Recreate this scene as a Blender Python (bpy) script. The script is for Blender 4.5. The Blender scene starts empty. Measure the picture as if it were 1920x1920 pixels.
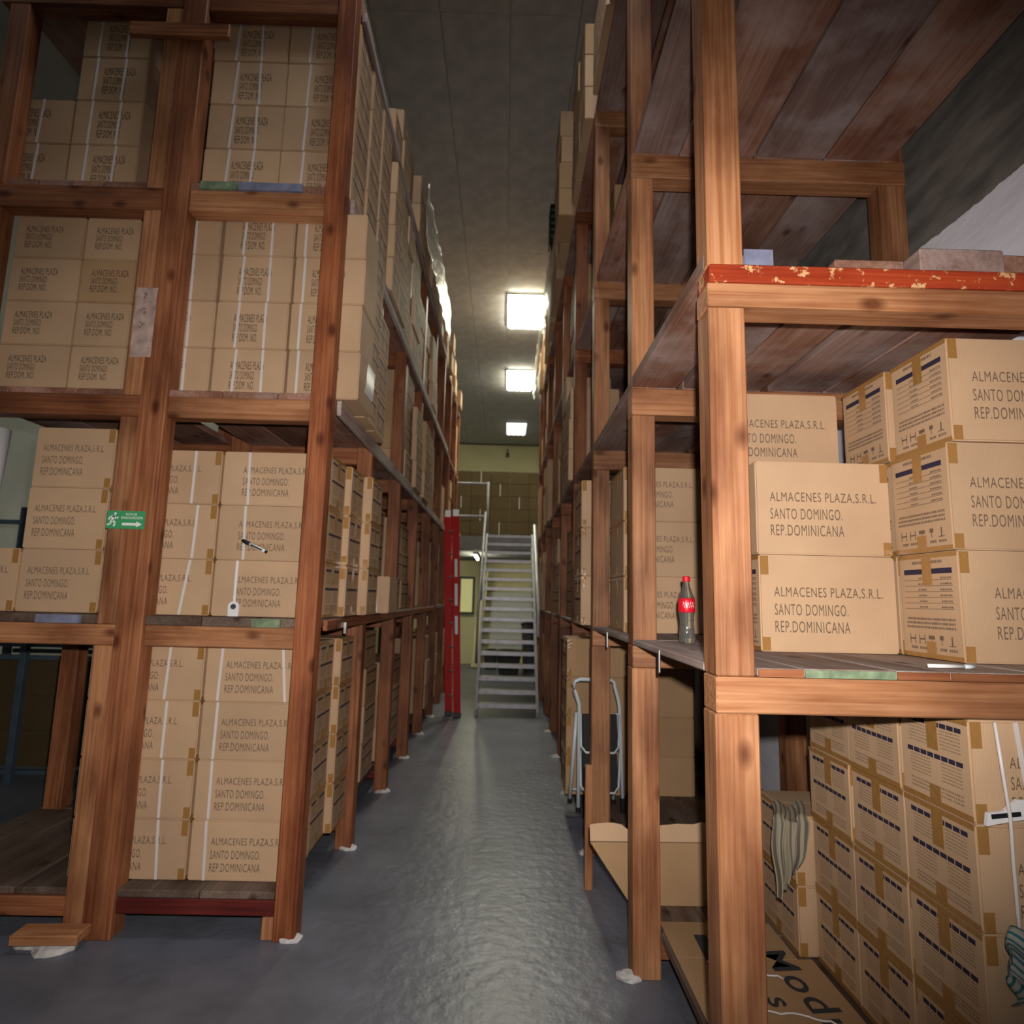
import bpy, bmesh, math, random
from mathutils import Vector, Matrix, Quaternion
R = random.Random(7)
sc = bpy.context.scene
C = sc.collection

# ------------------------------------------------------------------ camera
cam_d = bpy.data.cameras.new('camera'); cam = bpy.data.objects.new('camera', cam_d); C.objects.link(cam)
Yc = Vector((-15, -160, -1150)).normalized()
up = Vector((207, 8698, 0)); up.z = -(Yc.x*up.x + Yc.y*up.y)/Yc.z; up.normalize()
Xc = Yc.cross(up)
cam.matrix_world = Matrix(((Xc.x, Xc.y, Xc.z, 0), (Yc.x, Yc.y, Yc.z, 0), (up.x, up.y, up.z, 1.5), (0, 0, 0, 1)))
cam_d.sensor_width = 36; cam_d.lens = 36*1150/1920; cam_d.clip_start = .05
cam_d.dof.use_dof = True; cam_d.dof.focus_distance = 1.75; cam_d.dof.aperture_fstop = 3.6
sc.camera = cam
# ------------------------------------------------------------------ light
w = bpy.data.worlds.new('world'); sc.world = w; w.use_nodes = True
w.node_tree.nodes['Background'].inputs[0].default_value = (.5, .5, .5, 1)
w.node_tree.nodes['Background'].inputs[1].default_value = .02
fl = bpy.data.lights.new('flash', 'SPOT'); flo = bpy.data.objects.new('flash', fl); C.objects.link(flo)
fl.energy = 315; fl.color = (1, .92, .86); fl.spot_size = math.radians(98); fl.spot_blend = .85; fl.shadow_soft_size = .018
flo.location = (.045, .0, 1.60)
flo.rotation_euler = (Vector((-.03, 1.0, .06)).to_track_quat('-Z', 'Y') @ Quaternion((0, 0, 1), math.radians(15))).to_euler(); flo.scale = (1.6, 1, 1)
sc.view_settings.view_transform = 'Standard'; sc.view_settings.look = 'None'
sc.view_settings.exposure = 0; sc.view_settings.gamma = 1; sc.view_settings.use_curve_mapping = False

# ------------------------------------------------------------------ materials
def mat(name):
    m = bpy.data.materials.new(name); m.use_nodes = True
    nt = m.node_tree; return m, nt, nt.nodes['Principled BSDF']
def plain(name, col, rough=.6, metal=0, spec=None, noise=0, scale=6, emit=None, es=0, bump=0):
    m, nt, b = mat(name)
    b.inputs['Base Color'].default_value = (*col, 1); b.inputs['Roughness'].default_value = rough; b.inputs['Metallic'].default_value = metal
    if spec is not None: b.inputs['Specular IOR Level'].default_value = spec
    if emit: b.inputs['Emission Color'].default_value = (*emit, 1); b.inputs['Emission Strength'].default_value = es
    if noise or bump:
        tc = nt.nodes.new('ShaderNodeTexCoord'); n = nt.nodes.new('ShaderNodeTexNoise'); n.inputs['Scale'].default_value = scale; n.inputs['Detail'].default_value = 6
        nt.links.new(tc.outputs['Object'], n.inputs['Vector'])
        if noise:
            r = nt.nodes.new('ShaderNodeValToRGB'); nt.links.new(n.outputs['Fac'], r.inputs['Fac'])
            r.color_ramp.elements[0].position = .3; r.color_ramp.elements[1].position = .7
            r.color_ramp.elements[0].color = (*[c*(1-noise) for c in col], 1); r.color_ramp.elements[1].color = (*[min(1, c*(1+noise)) for c in col], 1)
            nt.links.new(r.outputs[0], b.inputs['Base Color'])
        if bump:
            bp = nt.nodes.new('ShaderNodeBump'); bp.inputs['Strength'].default_value = bump; bp.inputs['Distance'].default_value = .01
            nt.links.new(n.outputs['Fac'], bp.inputs['Height']); nt.links.new(bp.outputs[0], b.inputs['Normal'])
    return m
def wood(name, c1, c2, axis, dirt=.35, chip=None, rough=.55, haze=None):
    """grain along AXIS of the object's own coordinates"""
    m, nt, b = mat(name); N = nt.nodes.new; L = nt.links.new
    tc = N('ShaderNodeTexCoord'); oi = N('ShaderNodeObjectInfo')
    ad = N('ShaderNodeVectorMath'); ad.operation = 'MULTIPLY_ADD'
    cmb = N('ShaderNodeCombineXYZ')
    for i in range(3): L(oi.outputs['Random'], cmb.inputs[i])
    L(cmb.outputs[0], ad.inputs[0]); ad.inputs[1].default_value = (17, 31, 23); L(tc.outputs['Object'], ad.inputs[2])
    mp = N('ShaderNodeMapping'); s = [75, 75, 75]; s[axis] = 1.8; mp.inputs['Scale'].default_value = s
    L(ad.outputs[0], mp.inputs['Vector'])
    n = N('ShaderNodeTexNoise'); n.inputs['Scale'].default_value = 1; n.inputs['Detail'].default_value = 6; n.inputs['Distortion'].default_value = .7
    L(mp.outputs[0], n.inputs['Vector'])
    r = N('ShaderNodeValToRGB'); r.color_ramp.elements[0].position = .32; r.color_ramp.elements[1].position = .66
    r.color_ramp.elements[0].color = (*c2, 1); r.color_ramp.elements[1].color = (*c1, 1)
    L(n.outputs['Fac'], r.inputs['Fac'])
    # broad stains
    mp2 = N('ShaderNodeMapping'); s2 = [5, 5, 5]; s2[axis] = 2.0; mp2.inputs['Scale'].default_value = s2; L(ad.outputs[0], mp2.inputs['Vector'])
    n2 = N('ShaderNodeTexNoise'); n2.inputs['Scale'].default_value = 1; n2.inputs['Detail'].default_value = 4; L(mp2.outputs[0], n2.inputs['Vector'])
    r2 = N('ShaderNodeValToRGB'); r2.color_ramp.elements[0].position = .36; r2.color_ramp.elements[1].position = .6
    r2.color_ramp.elements[0].color = (1-dirt, (1-dirt)*.85, (1-dirt)*.8, 1); r2.color_ramp.elements[1].color = (1, 1, 1, 1)
    L(n2.outputs['Fac'], r2.inputs['Fac'])
    mx = N('ShaderNodeMix'); mx.data_type = 'RGBA'; mx.blend_type = 'MULTIPLY'; mx.inputs[0].default_value = 1
    L(r.outputs[0], mx.inputs[6]); L(r2.outputs[0], mx.inputs[7])
    # knots
    mp3 = N('ShaderNodeMapping'); s3 = [9, 9, 9]; s3[axis] = 5; mp3.inputs['Scale'].default_value = s3; L(ad.outputs[0], mp3.inputs['Vector'])
    v = N('ShaderNodeTexVoronoi'); v.inputs['Scale'].default_value = .8; L(mp3.outputs[0], v.inputs['Vector'])
    r3 = N('ShaderNodeValToRGB'); r3.color_ramp.elements[0].position = .07; r3.color_ramp.elements[1].position = .20
    r3.color_ramp.elements[0].color = (.22, .10, .05, 1); r3.color_ramp.elements[1].color = (1, 1, 1, 1); L(v.outputs['Distance'], r3.inputs['Fac'])
    mx2 = N('ShaderNodeMix'); mx2.data_type = 'RGBA'; mx2.blend_type = 'MULTIPLY'; mx2.inputs[0].default_value = .8
    L(mx.outputs[2], mx2.inputs[6]); L(r3.outputs[0], mx2.inputs[7])
    # per piece tone
    hs = N('ShaderNodeHueSaturation'); ml = N('ShaderNodeMath'); ml.operation = 'MULTIPLY_ADD'; L(oi.outputs['Random'], ml.inputs[0]); ml.inputs[1].default_value = .4; ml.inputs[2].default_value = .8
    L(ml.outputs[0], hs.inputs['Value']); L(mx2.outputs[2], hs.inputs['Color'])
    out = hs.outputs[0]
    if chip:
        n4 = N('ShaderNodeTexNoise'); n4.inputs['Scale'].default_value = 22; n4.inputs['Detail'].default_value = 7; n4.inputs['Roughness'].default_value = .7; L(ad.outputs[0], n4.inputs['Vector'])
        r4 = N('ShaderNodeValToRGB'); r4.color_ramp.elements[0].position = .565; r4.color_ramp.elements[1].position = .60
        r4.color_ramp.elements[0].color = (0, 0, 0, 1); r4.color_ramp.elements[1].color = (1, 1, 1, 1); L(n4.outputs['Fac'], r4.inputs['Fac'])
        mx3 = N('ShaderNodeMix'); mx3.data_type = 'RGBA'; L(r4.outputs[0], mx3.inputs[0]); L(out, mx3.inputs[6]); mx3.inputs[7].default_value = (*chip, 1)
        out = mx3.outputs[2]
    if haze:
        n5 = N('ShaderNodeTexNoise'); n5.inputs['Scale'].default_value = 3.2; n5.inputs['Detail'].default_value = 7; n5.inputs['Roughness'].default_value = .62; L(ad.outputs[0], n5.inputs['Vector'])
        r5 = N('ShaderNodeValToRGB'); r5.color_ramp.elements[0].position = .48; r5.color_ramp.elements[1].position = .78
        r5.color_ramp.elements[0].color = (0, 0, 0, 1); r5.color_ramp.elements[1].color = (.8, .8, .8, 1); L(n5.outputs['Fac'], r5.inputs['Fac'])
        mx5 = N('ShaderNodeMix'); mx5.data_type = 'RGBA'; L(r5.outputs[0], mx5.inputs[0]); L(out, mx5.inputs[6]); mx5.inputs[7].default_value = (*haze, 1)
        out = mx5.outputs[2]
    L(out, b.inputs['Base Color']); b.inputs['Roughness'].default_value = rough; b.inputs['Specular IOR Level'].default_value = .3
    bp = N('ShaderNodeBump'); bp.inputs['Strength'].default_value = .35; bp.inputs['Distance'].default_value = .004
    L(n.outputs['Fac'], bp.inputs['Height']); L(bp.outputs[0], b.inputs['Normal'])
    return m
PINE = [wood('pine_%s' % a, (.47, .235, .115), (.30, .115, .045), i, .5) for i, a in enumerate('xyz')]
REDW = [wood('red_pine_%s' % a, (.36, .145, .062), (.20, .062, .026), i, .5) for i, a in enumerate('xyz')]
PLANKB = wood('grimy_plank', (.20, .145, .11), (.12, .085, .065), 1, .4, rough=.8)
PLANK = wood('old_plank', (.36, .19, .13), (.23, .11, .075), 1, .4, haze=(.46, .37, .34), rough=.75)
PLANKG = wood('grey_violet_plank', (.31, .215, .19), (.22, .14, .12), 1, .35, haze=(.44, .38, .38), rough=.8)
PLANKD = wood('dusty_plank', (.44, .38, .35), (.31, .26, .24), 1, .3, rough=.8)
REDP = wood('red_painted_wood', (.50, .075, .02), (.34, .035, .012), 0, .3, chip=(.62, .36, .17))
MAROON = wood('maroon_painted_wood', (.17, .025, .02), (.10, .015, .012), 0, .3)
GREENP = plain('green_paint', (.16, .22, .13), .8, noise=.4, scale=30)
BLUEP = plain('blue_grey_paint', (.17, .18, .27), .8, noise=.3, scale=20)
def kraft(name, col):
    m, nt, b = mat(name); N = nt.nodes.new; L = nt.links.new
    tc = N('ShaderNodeTexCoord'); oi = N('ShaderNodeObjectInfo')
    n = N('ShaderNodeTexNoise'); n.inputs['Scale'].default_value = 3; n.inputs['Detail'].default_value = 4
    ad = N('ShaderNodeVectorMath'); ad.operation = 'ADD'; L(tc.outputs['Object'], ad.inputs[0]); L(oi.outputs['Location'], ad.inputs[1]); L(ad.outputs[0], n.inputs['Vector'])
    r = N('ShaderNodeValToRGB'); r.color_ramp.elements[0].position = .3; r.color_ramp.elements[1].position = .7
    r.color_ramp.elements[0].color = (*[c*.9 for c in col], 1); r.color_ramp.elements[1].color = (*[c*1.07 for c in col], 1); L(n.outputs['Fac'], r.inputs['Fac'])
    hs = N('ShaderNodeHueSaturation'); ml = N('ShaderNodeMath'); ml.operation = 'MULTIPLY_ADD'; L(oi.outputs['Random'], ml.inputs[0]); ml.inputs[1].default_value = .16; ml.inputs[2].default_value = .92
    L(ml.outputs[0], hs.inputs['Value']); L(r.outputs[0], hs.inputs['Color']); L(hs.outputs[0], b.inputs['Base Color'])
    n2 = N('ShaderNodeTexNoise'); n2.inputs['Scale'].default_value = 2.2; L(ad.outputs[0], n2.inputs['Vector'])
    wv = N('ShaderNodeTexWave'); wv.inputs['Scale'].default_value = 45; wv.bands_direction = 'X'; L(tc.outputs['Object'], wv.inputs['Vector'])
    mm = N('ShaderNodeMath'); mm.operation = 'MULTIPLY_ADD'; L(wv.outputs['Fac'], mm.inputs[0]); mm.inputs[1].default_value = .03; L(n2.outputs['Fac'], mm.inputs[2])
    bp = N('ShaderNodeBump'); bp.inputs['Strength'].default_value = .25; bp.inputs['Distance'].default_value = .02; L(mm.outputs[0], bp.inputs['Height']); L(bp.outputs[0], b.inputs['Normal'])
    b.inputs['Roughness'].default_value = .72; b.inputs['Specular IOR Level'].default_value = .25
    return m
KRAFT = kraft('kraft_card', (.50, .335, .205)); KRAFTD = kraft('old_kraft_card', (.42, .265, .14)); KRAFTM = kraft('dimmed_kraft_card', (.085, .058, .024))  # KRAFTM: kraft darkened in colour to stand in for dim light on remote cartons
INK = plain('faded_ink', (.16, .108, .075), .8, spec=.1); BAR = plain('dark_blue_ink', (.035, .03, .055), .7, spec=.1)
TAPE = plain('packing_tape', (.33, .17, .05), .22, spec=.6, bump=.3, scale=40)
STRAP = plain('white_strap', (.66, .62, .60), .4)
WHITE = plain('white_plastic', (.75, .75, .76), .35); BLACK = plain('black_plastic', (.012, .012, .014), .6, spec=.2)
DGREY = plain('dark_grey', (.05, .05, .055), .5)
PLASTER = plain('plaster_dab', (.55, .53, .52), .9, noise=.3, scale=25)
PAPER = plain('stained_paper', (.42, .30, .26), .85, noise=.35, scale=18)
GREEN = plain('sign_green', (.05, .33, .13), .5); SIGNW = plain('sign_white', (.8, .85, .8), .5)
STEEL = plain('painted_grey_steel', (.24, .24, .27), .55, metal=.1, noise=.2, scale=8)
TREAD = plain('tread_steel', (.36, .36, .40), .35, metal=.3, noise=.2, scale=12, bump=.3)
LRED = plain('ladder_red', (.50, .010, .010), .5, spec=.2); ALU = plain('aluminium', (.6, .6, .6), .35, metal=.9)
LADW = plain('ladder_white', (.55, .60, .64), .3)
BLUEM = plain('blue_grey_steel', (.06, .09, .125), .5, noise=.2)
MEZZ = plain('grey_slab', (.22, .22, .22), .8, noise=.15)
GLASSM, nt_, b_ = mat('bottle_glass'); b_.inputs['Base Color'].default_value = (.80, .84, .80, 1); b_.inputs['Transmission Weight'].default_value = .93; b_.inputs['Roughness'].default_value = .04; b_.inputs['IOR'].default_value = 1.3
CAPR = plain('bottle_red', (.75, .01, .03), .3)
WRAP = plain('stretch_film', (.9, .9, .9), .24, bump=1.0, scale=14); b_ = WRAP.node_tree.nodes['Principled BSDF']; b_.inputs['Base Color'].default_value = (.9, .9, .9, 1); b_.inputs['Transmission Weight'].default_value = .72; b_.inputs['Roughness'].default_value = .24; b_.inputs['IOR'].default_value = 1.25
LAMP = plain('lamp_panel', (.9, .9, .9), .5, emit=(1, .97, .74), es=56)
LAMPW = plain('lamp_panel_weak', (.8, .8, .8), .5, emit=(1, .98, .88), es=2.2)
TUBE = plain('tube_light', (.9, .9, .9), .5, emit=(1, .97, .72), es=85)

# floor
FLOORM, nt, b = mat('painted_concrete'); N = nt.nodes.new; L = nt.links.new
tc = N('ShaderNodeTexCoord'); n = N('ShaderNodeTexNoise'); n.inputs['Scale'].default_value = 2.2; n.inputs['Detail'].default_value = 10; n.inputs['Roughness'].default_value = .65; L(tc.outputs['Object'], n.inputs['Vector'])
r = N('ShaderNodeValToRGB'); r.color_ramp.elements[0].position = .3; r.color_ramp.elements[1].position = .72
r.color_ramp.elements[0].color = (.095, .105, .130, 1); r.color_ramp.elements[1].color = (.19, .20, .245, 1); L(n.outputs['Fac'], r.inputs['Fac']); L(r.outputs[0], b.inputs['Base Color'])
n2 = N('ShaderNodeTexNoise'); n2.inputs['Scale'].default_value = 16; n2.inputs['Detail'].default_value = 10; L(tc.outputs['Object'], n2.inputs['Vector'])
bp = N('ShaderNodeBump'); bp.inputs['Strength'].default_value = .35; bp.inputs['Distance'].default_value = .012; L(n2.outputs['Fac'], bp.inputs['Height']); L(bp.outputs[0], b.inputs['Normal'])
b.inputs['Roughness'].default_value = .34; b.inputs['Specular IOR Level'].default_value = .36
# right wall: bare stained concrete above, whitewash below
WALLR, nt, b = mat('concrete_and_whitewash'); N = nt.nodes.new; L = nt.links.new
tc = N('ShaderNodeTexCoord'); sx = N('ShaderNodeSeparateXYZ'); L(tc.outputs['Object'], sx.inputs[0])
n = N('ShaderNodeTexNoise'); n.inputs['Scale'].default_value = 5; n.inputs['Detail'].default_value = 6; L(tc.outputs['Object'], n.inputs['Vector'])
ma = N('ShaderNodeMath'); ma.operation = 'MULTIPLY_ADD'; L(n.outputs['Fac'], ma.inputs[0]); ma.inputs[1].default_value = .09; L(sx.outputs['Z'], ma.inputs[2])
gt = N('ShaderNodeMath'); gt.operation = 'GREATER_THAN'; L(ma.outputs[0], gt.inputs[0]); gt.inputs[1].default_value = 3.24
mp = N('ShaderNodeMapping'); mp.inputs['Scale'].default_value = (1, 1.2, 4); L(tc.outputs['Object'], mp.inputs['Vector'])
n3 = N('ShaderNodeTexNoise'); n3.inputs['Scale'].default_value = 3; n3.inputs['Detail'].default_value = 8; L(mp.outputs[0], n3.inputs['Vector'])
r = N('ShaderNodeValToRGB'); r.color_ramp.elements[0].position = .3; r.color_ramp.elements[1].position = .7
r.color_ramp.elements[0].color = (.09, .088, .08, 1); r.color_ramp.elements[1].color = (.24, .22, .20, 1); L(n3.outputs['Fac'], r.inputs['Fac'])
mx = N('ShaderNodeMix'); mx.data_type = 'RGBA'; L(gt.outputs[0], mx.inputs[0]); mx.inputs[6].default_value = (.86, .86, .95, 1); L(r.outputs[0], mx.inputs[7]); L(mx.outputs[2], b.inputs['Base Color'])
b.inputs['Roughness'].default_value = .9
bp = N('ShaderNodeBump'); bp.inputs['Strength'].default_value = .5; bp.inputs['Distance'].default_value = .02; L(n3.outputs['Fac'], bp.inputs['Height']); L(bp.outputs[0], b.inputs['Normal'])
CEIL = plain('ceiling_tile', (.43, .415, .40), .9, noise=.16, scale=5)
CEILB = plain('ceiling_bare', (.40, .38, .36), .9, noise=.1, scale=2)
WALLW = plain('dull_white_wall', (.50, .52, .50), .9, noise=.1, scale=1.5)
WALLY = plain('cream_wall', (.88, .82, .46), .85, noise=.08, scale=1)

# ------------------------------------------------------------------ helpers
def bx(bm, x0, x1, y0, y1, z0, z1, M=None):
    vs = [bm.verts.new(p) for p in ((x0,y0,z0),(x1,y0,z0),(x1,y1,z0),(x0,y1,z0),(x0,y0,z1),(x1,y0,z1),(x1,y1,z1),(x0,y1,z1))]
    if M: [setattr(v, 'co', M @ v.co) for v in vs]
    for f in ((0,3,2,1),(4,5,6,7),(0,1,5,4),(1,2,6,5),(2,3,7,6),(3,0,4,7)): bm.faces.new([vs[i] for i in f])
def mesh(bm, name, m, smooth=False, bevel=0):
    if bevel: bmesh.ops.bevel(bm, geom=bm.edges[:], offset=bevel, segments=1, affect='EDGES', clamp_overlap=True)
    me = bpy.data.meshes.new(name); bm.normal_update(); bm.to_mesh(me); bm.free()
    for x in (m if isinstance(m, (list, tuple)) else [m]): me.materials.append(x)
    if smooth:
        for p in me.polygons: p.use_smooth = True
    return me
def obj(name, me, parent=None, loc=(0,0,0), rot=(0,0,0)):
    o = bpy.data.objects.new(name, me); C.objects.link(o); o.location = loc; o.rotation_euler = rot
    if parent: o.parent = parent
    return o
def tag(o, label, cat, group=None):
    o['label'] = label; o['category'] = cat
    if group: o['group'] = group
    return o
def empty(name, loc, label, cat, group=None, rz=0):
    o = bpy.data.objects.new(name, None); C.objects.link(o); o.location = loc; o.rotation_euler = (0,0,rz)
    return tag(o, label, cat, group)
_bc = {}
def block(name, x0, x1, y0, y1, z0, z1, m, parent=None, bevel=.004, rot=(0,0,0)):
    """a box whose origin is its own centre; alike boxes share a mesh"""
    d = (round(x1-x0, 3), round(y1-y0, 3), round(z1-z0, 3)); k = (d, m.name, bevel)
    if k not in _bc:
        bm = bmesh.new(); bx(bm, -d[0]/2, d[0]/2, -d[1]/2, d[1]/2, -d[2]/2, d[2]/2); _bc[k] = mesh(bm, name, m, bevel=bevel)
    p = parent.location if parent else Vector((0,0,0))
    return obj(name, _bc[k], parent, ((x0+x1)/2-p.x, (y0+y1)/2-p.y, (z0+z1)/2-p.z), rot)
def struct(o): o['kind'] = 'structure'; return o
def tube(bm, pts, r, n=10, cap=True, closed=False):
    pts = [Vector(p) for p in pts]; rings = []
    for i, p in enumerate(pts):
        a = pts[max(i-1, 0)]; b2 = pts[min(i+1, len(pts)-1)]; t = (b2-a).normalized()
        u = t.cross(Vector((0,0,1)));
        if u.length < .1: u = t.cross(Vector((1,0,0)))
        u.normalize(); v = t.cross(u); rr = r[i] if isinstance(r, (list, tuple)) else r
        rings.append([bm.verts.new(p + u*rr*math.cos(2*math.pi*k/n) + v*rr*math.sin(2*math.pi*k/n)) for k in range(n)])
    for A, B in zip(rings, rings[1:]):
        for k in range(n): bm.faces.new((A[k], A[(k+1) % n], B[(k+1) % n], B[k]))
    if cap: bm.faces.new(rings[0][::-1]); bm.faces.new(rings[-1])
def lathe(bm, prof, n=24):
    rings = [[bm.verts.new((r*math.cos(2*math.pi*k/n), r*math.sin(2*math.pi*k/n), z)) for k in range(n)] for r, z in prof]
    for A, B in zip(rings, rings[1:]):
        for k in range(n): bm.faces.new((A[k], A[(k+1) % n], B[(k+1) % n], B[k]))
    bm.faces.new(rings[0][::-1]); bm.faces.new(rings[-1])
def text_mesh(lines, m, bold=.0):
    """flat lettering in the x-z plane, one unit wide, top left at the origin"""
    cu = bpy.data.curves.new('t', 'FONT'); cu.body = '\n'.join(lines); cu.size = 1; cu.space_line = 1.25; cu.offset = bold; cu.resolution_u = 3; cu.space_character = 1.12
    o = bpy.data.objects.new('t', cu); C.objects.link(o); bpy.context.view_layer.update()
    me = bpy.data.meshes.new_from_object(o.evaluated_get(bpy.context.evaluated_depsgraph_get()))
    bpy.data.objects.remove(o)
    xs = [v.co.x for v in me.vertices]; ys = [v.co.y for v in me.vertices]
    x0, x1, y0, y1 = min(xs), max(xs), min(ys), max(ys)
    for v in me.vertices: v.co = ((v.co.x-x0)/(x1-x0), 0, (v.co.y-y1)/(y1-y0))
    me.materials.clear(); me.materials.append(m); return me
ORD = ['lowest', 'second up', 'third up', 'fourth up', 'fifth up', 'sixth up']
NTH = ['first', 'second', 'third', 'fourth', 'fifth', 'sixth', 'seventh', 'eighth', 'ninth', 'tenth', 'eleventh', 'twelfth']

# ------------------------------------------------------------------ the building
def wall(name, x0, x1, y0, y1, z0, z1, m):
    bm = bmesh.new(); bx(bm, x0, x1, y0, y1, z0, z1); return struct(obj(name, mesh(bm, name, m)))
wall('floor', -6.5, 2.15, -2.2, 20.2, -.15, 0, FLOORM)
wall('wall_right', 1.95, 2.15, -2.2, 20.2, 0, 6.5, WALLR)
wall('wall_left', -6.5, -6.3, -2.2, 20.2, 0, 6.5, WALLW)
wall('wall_back', -6.3, 1.95, 19.9, 20.1, 0, 6.5, WALLY)
wall('wall_front', -6.3, 1.95, -2.2, -2.0, 0, 6.5, WALLW)
ceil = wall('ceiling', -6.5, 2.15, -2.2, 20.2, 6.54, 6.64, CEILB)
# suspended tiles over the aisle, 0.61 by 1.22 m, with the lamp openings left free
tx0, ty0 = -1.905+.005, 3.35
lamps = [(.24, 10.17), (.24, 13.6), (.24, 17.7)]
for j in range(13):
    for i in range(6):
        x = -1.90 + i*.61 ; y = 3.43 + j*1.24
        block('ceiling_tile', x+.002, x+.608, y+.002, y+1.238, 6.505, 6.535, CEIL, ceil, bevel=.002)
for k, (lx, ly) in enumerate(lamps):
    lb = ['nearest and brightest lit ceiling panel', 'middle lit ceiling panel, between two others', 'farthest ceiling panel, dim with its louvres showing'][k]
    t = empty('ceiling_lamp', (lx, ly, 6.50), lb + ' above the aisle', 'ceiling light', 'ceiling lights above the aisle')
    bm = bmesh.new()
    for a in (-.305, .285): bx(bm, a, a+.02, -.61, .61, -.035, .0)
    for a in (-.61, .59): bx(bm, -.285, .285, a, a+.02, -.035, .0)
    obj('lamp_frame', mesh(bm, 'lamp_frame', LADW), t)
    bm = bmesh.new()                       # scalloped prismatic panel: one ridge per tube
    for a in range(4):
        x0 = -.283 + a*.1415; seg = 6
        prev = None
        for s in range(seg+1):
            xx = x0 + .1415*s/seg; zz = -.06 - .02*math.sin(math.pi*s/seg)
            cur = (bm.verts.new((xx, -.588, zz)), bm.verts.new((xx, .588, zz)))
            if prev: bm.faces.new((prev[0], prev[1], cur[1], cur[0]))
            prev = cur
    for xa, xb, ya, yb in ((-.283, -.281, -.588, .588), (.281, .283, -.588, .588), (-.283, .283, -.588, -.586), (-.283, .283, .586, .588)): bx(bm, xa, xb, ya, yb, -.0601, -.036)
    obj('diffuser', mesh(bm, 'diffuser', LAMP if k < 2 else LAMPW), t)['kind'] = 'stuff'
    for s in range(1, 1 if k < 2 else 10):
        n_ = 6 if k < 2 else 10
        block('louvre', lx-.283, lx+.283, ly-.588+s*1.176/n_-.004, ly-.588+s*1.176/n_+.004, 6.405, 6.42, LADW if k < 2 else ALU, t, bevel=0)
# a lamp of the same row behind the photographer, over the near end of the aisle
t = empty('ceiling_lamp', (.05, 2.2, 6.50), 'lit ceiling panel over the near end of the aisle, out of frame', 'ceiling light', 'ceiling lights above the aisle')
bm = bmesh.new(); bx(bm, -.3, .3, -.6, .6, -.035, .0); obj('diffuser', mesh(bm, 'diffuser', plain('near_lamp_panel', (.9, .9, .9), .5, emit=(.93, .97, 1), es=15)), t)
t = empty('ceiling_lamp', (-4.6, 1.0, 6.50), 'added unseen ceiling panel lighting the far aisle beyond the wooden racks', 'ceiling light', 'ceiling lights above the aisle')  # added lamp, out of view, giving dim light to the left wall
bm = bmesh.new(); bx(bm, -.3, .3, -.6, .6, -.035, .0); obj('diffuser', mesh(bm, 'diffuser', LAMPW), t)

# ------------------------------------------------------------------ cartons
TXT = [(text_mesh([a], INK, .0), w_) for a, w_ in (('ALMACENES PLAZA,S.R.L.', 1), ('SANTO DOMINGO.', .675), ('REP.DOMINICANA', .685))]
INK2 = plain('dark_ink', (.08, .055, .04), .8, spec=.1)
TXTB = [(text_mesh([a], INK2, .0), w_) for a, w_ in (('ALMACENES PLAZA', 1), ('SANTO DOMINGO', .72), ('REP.DOM. NO.', .74))]
INK3 = plain('pale_ink', (.27, .18, .115), .8, spec=.1)
def print_mesh(kind):
    """unit label print in the y-z plane facing -x: y 0..1 along the box, z 0..1 up"""
    rr = random.Random(3); bm = bmesh.new()
    def q(y0, y1, z0, z1, mi=0):
        f = bm.faces.new([bm.verts.new(p) for p in ((0, y0, z0), (0, y0, z1), (0, y1, z1), (0, y1, z0))]); f.material_index = mi
    def smalltext(y0, y1, z, h):
        y = y0
        while y < y1-.01:
            l = rr.uniform(.008, .02); q(y, min(y+l, y1), z, z+h); y += l + rr.uniform(.004, .012)
    if kind == 'single':
        smalltext(.25, .75, .90, .028)
        q(.1, .9, .80, .85, 1)
        for k in range(6): 
            z = .74-k*.055; q(.1, .9, z, z+.005); smalltext(.12, .3, z+.012, .016); smalltext(.52, .66, z+.012, .016)
        for k in range(3): smalltext(.1, .9, .36-k*.04, .022)
        for k, yy in enumerate((.12, .28, .44, .60, .76)):      # handling symbols: arrow, glass, umbrella, two boxes
            z = .13
            if k == 0: q(yy+.04, yy+.06, z, z+.09); q(yy, yy+.1, z, z+.008)
            if k == 1: q(yy+.02, yy+.08, z+.05, z+.09); q(yy+.045, yy+.055, z, z+.05)
            if k == 2: q(yy, yy+.1, z+.05, z+.085); q(yy+.046, yy+.054, z, z+.05)
            if k >= 3: q(yy, yy+.012, z, z+.09); q(yy+.088, yy+.1, z, z+.09); q(yy, yy+.1, z+.04, z+.055)
        for yy in (.1, .26, .42, .58, .74): smalltext(yy, yy+.12, .08, .025)
    else:
        for zt in (.84, .50):
            for k in range(8): q(.1+k*.1, .1+k*.1+.088, zt, zt+.05, 1)
            for k in range(6):
                z = zt-.035-k*.036; smalltext(.12, .4, z, .014); smalltext(.55, .85, z, .014)
        for k in range(3): smalltext(.12, .85, .2-k*.04, .02)
    return mesh(bm, 'label_print', [INK if kind == 'single' else INK3, BAR])
PR = {k: print_mesh(k) for k in ('single', 'double')}
_cm = {}
def carton_mesh(w, d, h, m):
    k = (w, d, h, m.name)
    if k not in _cm:
        bm = bmesh.new(); bx(bm, -w/2, w/2, -d/2, d/2, 0, h)
        bmesh.ops.bevel(bm, geom=bm.edges[:], offset=.005, segments=2, affect='EDGES')
        # top flap seam, slightly raised halves
        bx(bm, -w/2+.008, w/2-.008, -d/2+.008, -.0015, h-.001, h+.0015); bx(bm, -w/2+.008, w/2-.008, .0015, d/2-.008, h-.001, h+.0015)
        _cm[k] = mesh(bm, 'carton', m)
    return _cm[k]
_tp = {}
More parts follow.
